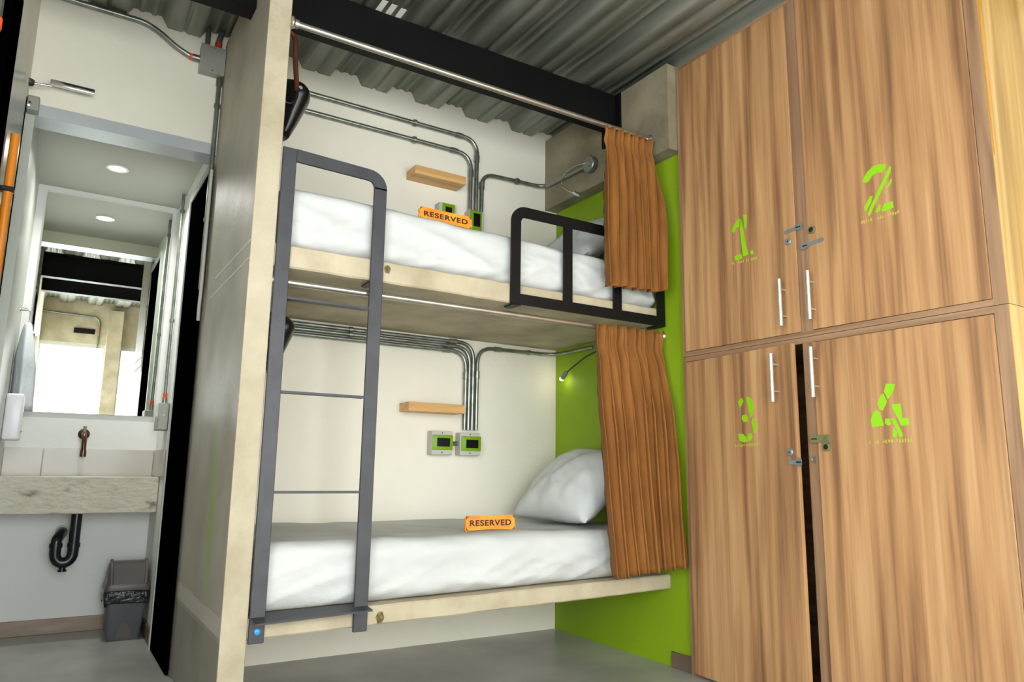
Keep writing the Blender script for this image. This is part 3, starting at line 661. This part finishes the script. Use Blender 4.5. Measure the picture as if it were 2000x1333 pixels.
def locker(z0, z1, tp, bt, label):
    t = thing('locker_cabinet', (.25, (KY0+KY1)/2, z0), label, 'locker', 'stacked wooden locker cabinets')
    obj('side_panel', B(KX, .5, KY0-.018, KY0, z0, z1), 'locker_edge', t)
    s = obj('side_panel', B(KX, .5, KY1, KY1+.045, z0, z1), 'locker_edge', t)
    obj('end_face', B(KX+.001, .5, KY1-.0025, KY1-.0002, z0, z1), 'locker_side', t, label='pale yellow wood end face')
    obj('top_panel', B(KX, .5, KY1+.045, KY0-.018, z1-tp, z1), 'locker_shelf', t)
    obj('bottom_panel', B(KX if z0 > .5 else KX+.02, .5, KY1+.045, KY0-.018, z0, z0+bt), 'locker_shelf', t)
    obj('divider', B(KX+.002, .48, -1.866, -1.812, z0+bt, z1-tp), 'locker_edge', t)
    obj('back_panel', B(.48, .5, KY1+.045, KY0-.018, z0+bt, z1-tp), 'locker_shelf', t)
    return t
ZM = 1.478
up = locker(ZM+.002, KT, .018, .022, 'upper wooden locker cabinet with doors numbered 1 and 2')
lo_ = locker(.0, ZM, .024, .07, 'lower wooden locker cabinet with doors numbered 3 and 4 ajar')
c7 = lambda u, v: (1420+u/4.759, 380+v/4.759)
c8 = lambda u, v: (1660+u/8.883, 300+v/8.883)
c3 = lambda u, v: (1430+u/10.26, 760+v/10.26)
c4 = lambda u, v: (1690+u/9.518, 740+v/9.518)
d1 = door_obj('door', KY0-.02, -1.81, ZM+.026, KT-.02, 'l', 0, up, 'door numbered 1')
handle(d1, -1.745, 1.535, 1.74); lock(d1, -1.775, 1.905, False); hasp(d1, -1.755, -1.845, 1.953, 'zinc', .1)
digit(d1, [[(40, 345), (55, 300), (110, 222), (122, 228), (122, 300), (88, 310), (62, 358)], [(118, 300), (118, 228), (128, 232), (150, 318), (170, 450), (200, 558), (150, 578), (132, 450)], [(150, 185), (183, 190), (180, 308), (162, 318)], [(68, 575), (130, 552), (146, 596), (80, 616)], [(215, 522), (240, 518), (246, 553), (220, 560)]], c7)
caption(d1, c7(40, 645), c7(285, 590), 1)
d2 = door_obj('door', -1.868, KY1+.047, ZM+.026, KT-.02, 'r', 0, up, 'door numbered 2')
handle(d2, -1.885, 1.54, 1.745); lock(d2, -1.893, 1.925, True); hasp(d2, -1.945, -1.835, 1.868, 'zinc', -.08)
digit(d2, [[(215, 480), (240, 420), (300, 320), (400, 222), (520, 187), (628, 185), (562, 330), (470, 335), (390, 380), (332, 480), (282, 512), (228, 508)],
  [(680, 222), (715, 232), (700, 330), (640, 440), (580, 580), (510, 720), (445, 850), (395, 970), (342, 1085), (310, 1065), (340, 960), (400, 830), (470, 680), (560, 480), (622, 360)],
  [(722, 420), (726, 480), (682, 570), (622, 622), (662, 530)], [(352, 740), (392, 742), (362, 850), (322, 920), (285, 1002), (250, 985), (252, 925), (300, 830)], [(500, 890), (536, 892), (520, 990), (470, 1032), (438, 1015)], [(600, 870), (740, 830), (756, 945), (572, 1010), (542, 985)]], c8)
caption(d2, c8(190, 1200), c8(860, 1010), 2)
A3 = math.radians(4.6)
d3 = door_obj('door', KY0-.02, -1.806, .012, ZM-.027, 'l', -A3, lo_, 'door numbered 3, ajar')
handle(d3, -1.725, 1.212, 1.415); lock(d3, -1.771, 1.005, False); hasp(d3, -1.755, -1.825, .965, 'zinc', 0, .02)
digit(d3, [[(120, 270), (190, 195), (235, 260), (200, 330), (155, 400)], [(285, 185), (345, 172), (420, 240), (462, 370), (425, 540), (385, 600), (340, 430), (318, 300)], [(205, 545), (280, 525), (330, 610), (325, 670), (240, 680), (200, 620)], [(420, 600), (480, 640), (520, 770), (500, 890), (465, 900), (430, 770), (400, 680)], [(120, 915), (215, 910), (290, 980), (330, 1060), (250, 1080), (150, 1050)], [(335, 910), (400, 900), (430, 960), (400, 1030), (350, 1060), (310, 985)]], c3, shift=-.025)
caption(d3, c3(55, 1150), c3(585, 1115), 3, shift=-.025)
d4 = door_obj('door', -1.868, KY1+.047, .012, ZM-.027, 'r', math.radians(.8), lo_, 'door numbered 4')
handle(d4, -1.885, 1.222, 1.425); lock(d4, -1.908, 1.025, True)
hb = MB(); hb.box(KX-.009, KX-.0055, -1.925, -1.836, 1.043, 1.073); hb.box(KX-.03, KX-.0032, -1.928, -1.925, 1.043, 1.073)
obj('hasp', hb, 'brass', d4, label='brass hasp plate'); obj('slot', B(KX-.0098, KX-.0089, -1.868, -1.842, 1.055, 1.060), 'dark_hole', d4)
obj('staple', MB().tube(fillet([(KX-.001, -1.842, .985), (KX-.02, -1.842, .985), (KX-.02, -1.842, .968), (KX-.001, -1.842, .968)], .008, 4), .003, 8), 'zinc', lo_)
digit(d4, [[(400, 95), (560, 100), (540, 220), (480, 330), (435, 385), (362, 245)], [(350, 280), (415, 420), (400, 480), (340, 600), (290, 580), (240, 470), (250, 420), (310, 300)], [(215, 580), (290, 640), (330, 760), (362, 880), (140, 905), (125, 750), (150, 660)], [(505, 480), (665, 465), (690, 640), (700, 735), (820, 735), (818, 870), (680, 875), (620, 740), (560, 630), (515, 550)], [(490, 745), (560, 740), (640, 900), (705, 1020), (705, 1095), (660, 1095), (570, 900)], [(390, 745), (470, 745), (490, 860), (440, 875), (380, 830)], [(530, 900), (600, 1000), (600, 1080), (555, 1100), (525, 1060)]], c4)
caption(d4, c4(90, 1190), c4(900, 1140), 4)
obj('glue_strip', MB().prism([(KX+.003, KY1-.0028, 3.02), (KX+.014, KY1-.0028, 3.02), (KX+.016, KY1-.0028, 2.2), (KX+.006, KY1-.0028, 1.995), (KX+.001, KY1-.0028, 2.3)], (0, -.002, 0)), 'glue', up, label='dried orange glue strip')

# ------------------------------------------------------------------ alcove: mirror, sink, tap, trap, bin, door
mx0, mx1, mz0, mz1 = -2.80, -2.128, 1.205, 2.488
tl_ = .004
mo = obj('wall_mirror', MB().prism([(mx0, WY-.012, mz0), (mx1, WY-.012, mz0), (mx1, WY-.012-tl_*(mz1-mz0), mz1), (mx0, WY-.012-tl_*(mz1-mz0), mz1)], (0, .006, 0)), 'mirror_glass', label='large frameless mirror above the concrete washbasin', cat='mirror')
zs = .853; sy = .895
mb = MB(); n = 40
mb.box(XLA+.001, XR-.001, sy, sy+.05, .655, zs, bev=.006); mb.box(XLA+.001, XR-.001, sy+.05, WY-.0135, .655, .72); mb.box(XLA+.001, XR-.001, WY-.06, WY-.0135, .72, zs-.005)
mb.box(XLA+.001, XLA+.08, sy+.05, WY-.06, .72, zs-.003); mb.box(XR-.08, XR-.001, sy+.05, WY-.06, .72, zs-.003)
obj('washbasin', mb, 'concrete_sink', label='pitted pale concrete trough washbasin below the mirror', cat='washbasin')
bw_ = bpy.data.objects['wall_alcove_back']
for a, b in ((XLA+.001, -2.668), (-2.664, XR-.011)): obj('tile', B(a, b, WY-.011, WY-.0002, zs-.004, 1.004, bev=.0015), 'tile', bw_)
obj('tile', B(XR-.0105, XR-.0002, .74, WY-.012, zs+.002, 1.004, bev=.0015), 'tile', bpy.data.objects['wall_alcove_right'])
t = thing('wall_tap', (-2.478, WY, 1.09), 'weathered bronze bib tap on the wall over the concrete washbasin', 'tap')
obj('flange', MB().lathe((-2.478, WY-.001, 1.088), (0, -1, 0), [(.03, 0), (.03, .003), (.024, .01), (.013, .014), (.013, .05)], 22), 'bronze', t)
obj('spout', MB().tube(fillet([(-2.478, WY-.045, 1.088), (-2.478, WY-.095, 1.085), (-2.476, WY-.11, 1.04), (-2.475, WY-.11, .975)], .04, 6), .0125, 14), 'bronze', t)
obj('nozzle', MB().ring((-2.475, WY-.11, .958), (0, 0, 1), .0155, .008, .035, 16), 'bronze', t)
obj('stem', MB().tube([(-2.478, WY-.07, 1.095), (-2.478, WY-.07, 1.13)], .008, 12), 'brass', t)
t = thing('drain_trap', (-2.51, 1.0, .37), 'black plastic u-bend drain pipe under the concrete washbasin', 'drain pipe')
py = 1.0
obj('tailpipe', MB().tube([(-2.474, py, .6545), (-2.474, py, .47)], .027, 18), 'trap_plastic', t)
ub = [(-2.474, py, .49)]+[(-2.515+.041*math.cos(PI*k/12), py, .445-.05*math.sin(PI*k/12)) for k in range(13)]+[(-2.556, py, .49)]
obj('u_bend', MB().tube(ub, .028, 18), 'trap_plastic', t)
obj('wall_arm', MB().tube(fillet([(-2.556, py, .48), (-2.556, py, .515), (-2.535, py+.06, .545), (-2.53, WY-.001, .545)], .04, 6), .0265, 18), 'trap_plastic', t)
for c in ((-2.474, py, .475), (-2.556, py, .475)): obj('collar', MB().ring(c, (0, 0, 1), .032, .026, .022, 20), 'trap_plastic', t)
obj('cleanout', MB().lathe((-2.515, py, .374), (0, 0, -1), [(.016, 0), (.016, .014), (.021, .014), (.021, .024)], 16), 'trap_plastic', t)
obj('wall_collar', MB().ring((-2.53, WY-.03, .545), (0, 1, 0), .034, .026, .028, 20), 'grey_plastic', t)
# swing-top bin
t = thing('waste_bin', (-2.205, .92, 0), 'grey plastic swing-top bin with a black bag in the alcove corner', 'waste bin')
bc = (-2.205, .92)
def rrect(hx, hy, r, n=5):
    out = []
    for sx, sy_, a0 in ((1, 1, 0), (-1, 1, 90), (-1, -1, 180), (1, -1, 270)):
        for k in range(n+1):
            a = math.radians(a0+90*k/n); out.append((sx*(hx-r)+r*math.cos(a), sy_*(hy-r)+r*math.sin(a)))
    return out
def loft(levels, cap0=True, cap1=True):
    mb = MB(); R = [[mb.bm.verts.new((bc[0]+x+dx, bc[1]+y, z)) for x, y in rrect(hx, hy, r)] for hx, hy, r, z, dx in levels]
    for a, b in zip(R, R[1:]):
        for k in range(len(a)): mb.bm.faces.new((a[k], a[(k+1) % len(a)], b[(k+1) % len(a)], b[k]))
    if cap0: mb.bm.faces.new(R[0][::-1])
    if cap1: mb.bm.faces.new(R[-1])
    return mb
bo = obj('body', loft([(.078, .07, .02, 0, 0), (.08, .072, .02, .004, 0), (.102, .092, .024, .245, 0)]), 'bin_plastic', t)
arch = [(.033*math.cos(PI*k/10), .085*math.sin(PI*k/10)) for k in range(11)]
obj('foot_recess', MB().prism([(bc[0]+a*1.15+.0, bc[1]-.0725-.02*(b+.003)/.245-.0005, b+.004) for a, b in arch], (0, .004, 0)), 'bin_lid', bo)
def bagring(u, v):
    pts = rrect(.107, .097, .03, 5); n = len(pts); i = u*n; k = int(i) % n; f_ = i-int(i); p = Vector(pts[k]).lerp(Vector(pts[(k+1) % n]), f_)
    z = .185+.075*v; s = 1+.05*math.sin(v*PI)+.05*noise.noise(Vector((u*20, v*3, 2)))
    lowr = (noise.noise(Vector((u*9, 0, 5)))*.018)*(1-v)
    return Vector((bc[0]+p.x*s, bc[1]+p.y*s, z+lowr))
obj('bin_bag', MB().grid(bagring, 96, 8), 'bag_plastic', t, solid=.0015, label='crumpled black bin bag rim')
obj('lid', loft([(.107, .097, .025, .25, 0), (.112, .1, .026, .262, 0), (.108, .097, .026, .285, 0), (.102, .092, .026, .30, 0), (.1, .08, .03, .34, 0), (.095, .055, .03, .385, 0), (.088, .03, .02, .4, 0)]), 'bin_lid', t)
obj('swing_flap', MB().prism([(bc[0]-.078, bc[1]-.098, .292), (bc[0]+.078, bc[1]-.098, .292), (bc[0]+.078, bc[1]-.084, .345), (bc[0]+.078, bc[1]-.06, .39), (bc[0]-.078, bc[1]-.06, .39), (bc[0]-.078, bc[1]-.084, .345)], (0, .02, .004)), 'bin_lid', t)
for s in (-1, 1): obj('hinge_cheek', MB().tube([(bc[0]+s*.082, bc[1]-.099, .29), (bc[0]+s*.084, bc[1]-.086, .345), (bc[0]+s*.084, bc[1]-.055, .392), (bc[0]+s*.084, bc[1]-.01, .405)], .009, 10), 'bin_lid', t)
# black door in the right wall of the alcove
dr = struct('door_1', B(XR-.014, XR-.0005, .001, .55, .004, 2.36), 'door_black')
mb = MB(); mb.box(XR-.02, XR-.0005, .552, .582, 0, 2.40); mb.box(XR-.02, XR-.0005, .001, .552, 2.362, 2.40)
obj('door_frame', mb, 'frame_grey', dr)
# corner conduit and switch box in the alcove
conduit([(XR-.016, .885, 1.262), (XR-.016, .885, 1.36), (XR-.016, .90, 1.5), (XR-.016, .90, 2.527)], 'thin conduit with orange tape running up the alcove corner', [((XR-.016, .90, 1.75), Z), ((XR-.016, .90, 2.42), Z)], [((XR-.016, .885, 1.275), Z)], .05, [((XR-.016, .885, 1.31), Z, 'orange_tape')], r=.009)
t = thing('switch_box', (XR-.03, .84, 1.11), 'grey metal switch box beside the mirror at the alcove door', 'switch box')
obj('body', B(XR-.055, XR-.0005, .77, .91, 1.11, 1.26, bev=.003), 'box_metal', t)
obj('cover', B(XR-.0545, XR-.004, .764, .77, 1.112, 1.258, bev=.001), 'box_metal', t); obj('screw', MB().lathe((XR-.028, .764, 1.19), (0, -1, 0), [(.008, 0), (.006, .002)], 14), 'grey_plastic', t)
# recessed downlight
t = thing('downlight', (-2.479, .687, ZC), 'round white recessed downlight in the alcove ceiling', 'downlight')
obj('trim_ring', MB().ring((-2.479, .687, ZC-.0005), (0, 0, -1), .056, .044, .005, 40), 'light_white', t)
obj('diffuser', MB().lathe((-2.479, .687, ZC-.0005), (0, 0, -1), [(.044, 0), (.044, .001), (.035, .003), (.001, .0035)], 40), 'lamp_white', t)
l = bpy.data.lights.new('downlight_glow', 'AREA'); l.shape = 'DISK'; l.size = .085; l.energy = 13; l.color = (1, .98, .94); l.spread = math.radians(150)
o = bpy.data.objects.new('downlight_glow', l); COL.objects.link(o); o.location = (-2.479, .687, ZC-.006)
# towel robe, hook, dispenser on the alcove left wall
t = thing('robe_hook', (XLA, .95, 1.72), 'chrome robe hook on the alcove side wall by the mirror', 'hook')
obj('rose', MB().lathe((XLA+.0005, .95, 1.735), (1, 0, 0), [(.016, 0), (.016, .004), (.009, .008), (.009, .03)], 18), 'chrome', t)
obj('arm', MB().tube(fillet([(XLA+.025, .95, 1.735), (XLA+.05, .95, 1.73), (XLA+.052, .95, 1.67), (XLA+.035, .95, 1.655)], .02, 5), .006, 10), 'chrome', t)
def robe(u, v):
    a = 2*PI*u; hw = .02+.075*min(1, v*2.2)**.6; dp = .012+.030*min(1, v*2.5)**.7
    x = XLA+.045+dp*math.cos(a)+.012*v+.008*math.sin(3*a+2)*v; y = .95+hw*math.sin(a)*1.2+.01*math.sin(5*a)*v
    return Vector((max(XLA+.003, x), y, 1.662-.46*v+.01*math.sin(2*a)*v))
obj('robe', MB().grid(robe, 48, 20), 'towel', label='pale grey-blue robe hanging from the hook beside the mirror', cat='robe', solid=.003, sharp=180)
obj('robe_cuff_stub', MB().tube([(0, 0, 0), (0, 0, .001)], .0001), 'towel') if False else None
t = thing('towel_dispenser', (-2.8, .76, 1.03), 'white plastic paper dispenser on the side wall by the washbasin', 'dispenser')
obj('case', B(XLA+.0005, -2.772, .70, .84, 1.03, 1.262, bev=.012, seg=3), 'dispenser', t); obj('cover_seam', B(XLA+.004, -2.768, .71, .83, 1.075, 1.079), 'grey_plastic', t)

# ------------------------------------------------------------------ over the alcove: junction box, conduits
t = thing('junction_box', (-2.14, -.03, 2.85), 'square grey steel junction box high on the wall by the partition', 'junction box')
obj('body', B(-2.205, -2.0905, -.05, -.0005, 2.853, 2.995, bev=.002), 'box_metal', t); obj('lid', B(-2.207, -2.089, -.054, -.05, 2.851, 2.997, bev=.001), 'box_metal', t)
for z in (2.985, 2.865): obj('screw', MB().lathe((-2.147, -.054, z), (0, -1, 0), [(.005, 0), (.003, .002)], 12), 'chrome', t)
jp = [on(u, v, 1, -.028) for u, v in ((397, 117), (372, 110), (345, 92), (312, 62), (283, 36), (255, 25), (205, 10), (165, -2))]
jp = [Vector((p.x, -.028, min(p.z, 3.03))) for p in jp]+[Vector((XL+.002, -.028, 3.033))]
jp[0].x = -2.2075
conduit(jp, 'curving conduit with orange tape running from the square junction box along the ceiling', [], [(jp[0].lerp(jp[1], .25), (jp[1]-jp[0]).normalized())], .1, [(jp[0].lerp(jp[1], .75), (jp[1]-jp[0]).normalized(), 'orange_tape')])
conduit([(-2.177, -.03, 2.996), (-2.177, -.03, 3.1)], 'short conduit stub from the square junction box into the ceiling', [], [], .02)
conduit([(-2.125, -.03, 2.996), (-2.125, -.03, 3.045), (-2.11, -.03, 3.1)], 'short stub with red tape above the square junction box', [], [], .02, [((-2.125, -.03, 3.02), Z, 'red_tape')], r=.014)
conduit([(-2.105, -.02, 2.852), (-2.105, -.02, 1.75)], 'straight conduit dropping from the junction box down beside the partition', [((-2.105, -.02, 2.7), Z), ((-2.105, -.02, 2.1), Z)], [((-2.105, -.02, 2.83), Z)], .02, r=.011)
obj('cable_sleeve', MB().tube(fillet([(-2.1065, -.045, 2.35), (-2.1065, -.045, 1.74), (-2.1065, -.03, 1.66), (-2.103, -.015, 1.60)], .05, 5), .008, 10), 'grey_plastic', label='pale plastic cable sleeve ending beside the partition foot of the conduit', cat='cable')

# ------------------------------------------------------------------ open alcove door against the left wall
xd0, xd1 = XL+.001, XL+.024
dl = struct('door_2', B(xd0, xd1, -1.16, -.46, .01, 2.33, bev=.001), 'door_glass')
obj('stile', B(xd0, xd1+.004, -1.42, -1.16, .01, 2.33, bev=.002), 'door_black', dl)
obj('stile', B(xd0, xd1+.002, -.46, -.435, .01, 2.33, bev=.002), 'door_black', dl)
hp = MB().tube([(xd1+.02, -1.02, 1.0), (xd1+.02, -1.02, 1.95)], .013, 14)
h_ = obj('pull_handle', hp, 'handle_orange', dl, label='long orange wooden pull handle')
for z in (1.15, 1.765): obj('handle_bracket', B(xd1, xd1+.036, -1.036, -1.004, z-.008, z+.008, bev=.002), 'black_plastic', dl)
t = thing('door_closer', (-2.85, -.05, 2.5), 'chrome door closer arm above the alcove opening', 'door closer')
a, b = on(52, 160, 1, -.07), on(185, 183, 1, -.05)
obj('pivot', MB().lathe((a.x+.008, a.y-.01, a.z-.012), (0, 0, 1), [(.02, 0), (.022, .004), (.022, .02), (.012, .024)], 18), 'ladder_steel', t)
obj('arm', MB().tube([a, a.lerp(b, .35)], .005, 10), 'chrome', t)
obj('slide', MB().box(a.lerp(b, .33).x, b.x, -.07, -.045, b.z-.012, b.z+.012, bev=.004, seg=2), 'chrome', t)
a = on(62, 201, 1, -.05)
t = thing('door_stop', (a.x, -.05, a.z-.03), 'grey metal stop block with a round screw at the header corner', 'door stop')
obj('block', B(XL+.003, a.x+.028, -.06, -.004, a.z-.035, a.z+.032, bev=.003), 'box_metal', t); obj('screw', MB().lathe((a.x-.012, -.06, a.z-.01), (0, -1, 0), [(.014, 0), (.012, .004), (.005, .006)], 16), 'chrome', t)
conduit([(XL+.016, -1.66, 0.0), (XL+.016, -1.66, 3.03)], 'floor to ceiling conduit with orange tape beside the open alcove door', [], [], .02, [((XL+.016, -1.66, 1.98), Z, 'orange_tape')])

# ------------------------------------------------------------------ foam patches and chalk marks on the deck
def lump(px, py, s, label, seed):
    c = on(px, py, 2, HT-.018); mb = MB()
    def f(u, v):
        a = 2*PI*u; r = s*v*(1+.45*noise.noise(Vector((math.cos(a)*1.3, math.sin(a)*1.3, seed))))
        return Vector((c.x+r*math.cos(a)*.75, c.y+r*math.sin(a)*1.6, HT-.012-.016*(1-v*v)*(1+.5*noise.noise(Vector((a, v*3, seed))))+.004*v))
    mb.grid(f, 20, 6); bmesh.ops.remove_doubles(mb.bm, verts=mb.bm.verts[:], dist=.0004)
    obj('foam_patch', mb, 'foam', label=label, cat='foam patch', group='dried foam on the ceiling deck')
lump(1056, 16, .045, 'largest dried tan foam patch on the corrugated ceiling', 1)
lump(1140, 36, .03, 'small pale foam patch on the ceiling next to the largest one', 2)
lump(1172, 53, .03, 'small pale foam patch on the ceiling nearer the lockers', 3)
lump(1280, 59, .02, 'tiny white foam spot on the ceiling above the locker corner', 4)

# chalk lines on the partition and worn paint marks on the deck
pw = bpy.data.objects['wall_partition']
for (u0, v0), (u1, v1) in (((410, 583), (487, 503)), ((420, 545), (490, 468))):
    a, b = on(u0, v0, 0, XP-.0005), on(u1, v1, 0, XP-.0005)
    obj('chalk_line', MB().prism([(XP-.0003, a.y, a.z-.004), (XP-.0003, b.y, b.z-.004), (XP-.0003, b.y, b.z+.004), (XP-.0003, a.y, a.z+.004)], (-.0006, 0, 0)), 'paint_white', pw)

cl = bpy.data.objects['ceiling']
for k in range(3):
    c = on(745+18*k, 12+8*k, 2, H-.001)
    obj('paint_mark', B(c.x-.014, c.x+.014, c.y-.05, c.y+.05, H-.0022, H-.0012), 'paint_white', cl)
M('rust_patch', '#8d7f4e', '#4f4632', scale=60, rough=.9, bump=.8, bscale=120)
def patch(slab_, px, py, s_, seed):
    c = on(px, py, 1, -D); pts = []
    for k in range(12):
        a = 2*PI*k/12; q_ = s_*(1+.5*noise.noise(Vector((math.cos(a)*2, math.sin(a)*2, seed)))); pts.append((c.x+q_*.8*math.cos(a), -D+.0025, c.z+q_*math.sin(a)))
    obj('repair_patch', MB().prism(pts, (0, -.0035, 0)), 'rust_patch', slab_, label='rough rusty patch in the concrete edge')
patch(bpy.data.objects['bunk_slab.001'], 757, 526, .017, 3); patch(bpy.data.objects['bunk_slab'], 742, 1207, .022, 6)
conduit([(XL+.003, YE+.016, 2.90), (-2.25, YE+.016, 2.88), (-2.2, YE+.016, 2.82), (-2.2, YE+.016, 2.45)], 'conduit above the front window, bending down beside the concrete column', [((-2.5, YE+.016, 2.888), X)], [], .05, [((-2.2, YE+.016, 2.7), Z, 'orange_tape')])
obj('mount_plate', B(-2.5, -2.25, YE+.0005, YE+.02, 2.64, 2.71, bev=.002), 'black_steel', label='black steel plate on the concrete above the front window', cat='plate')
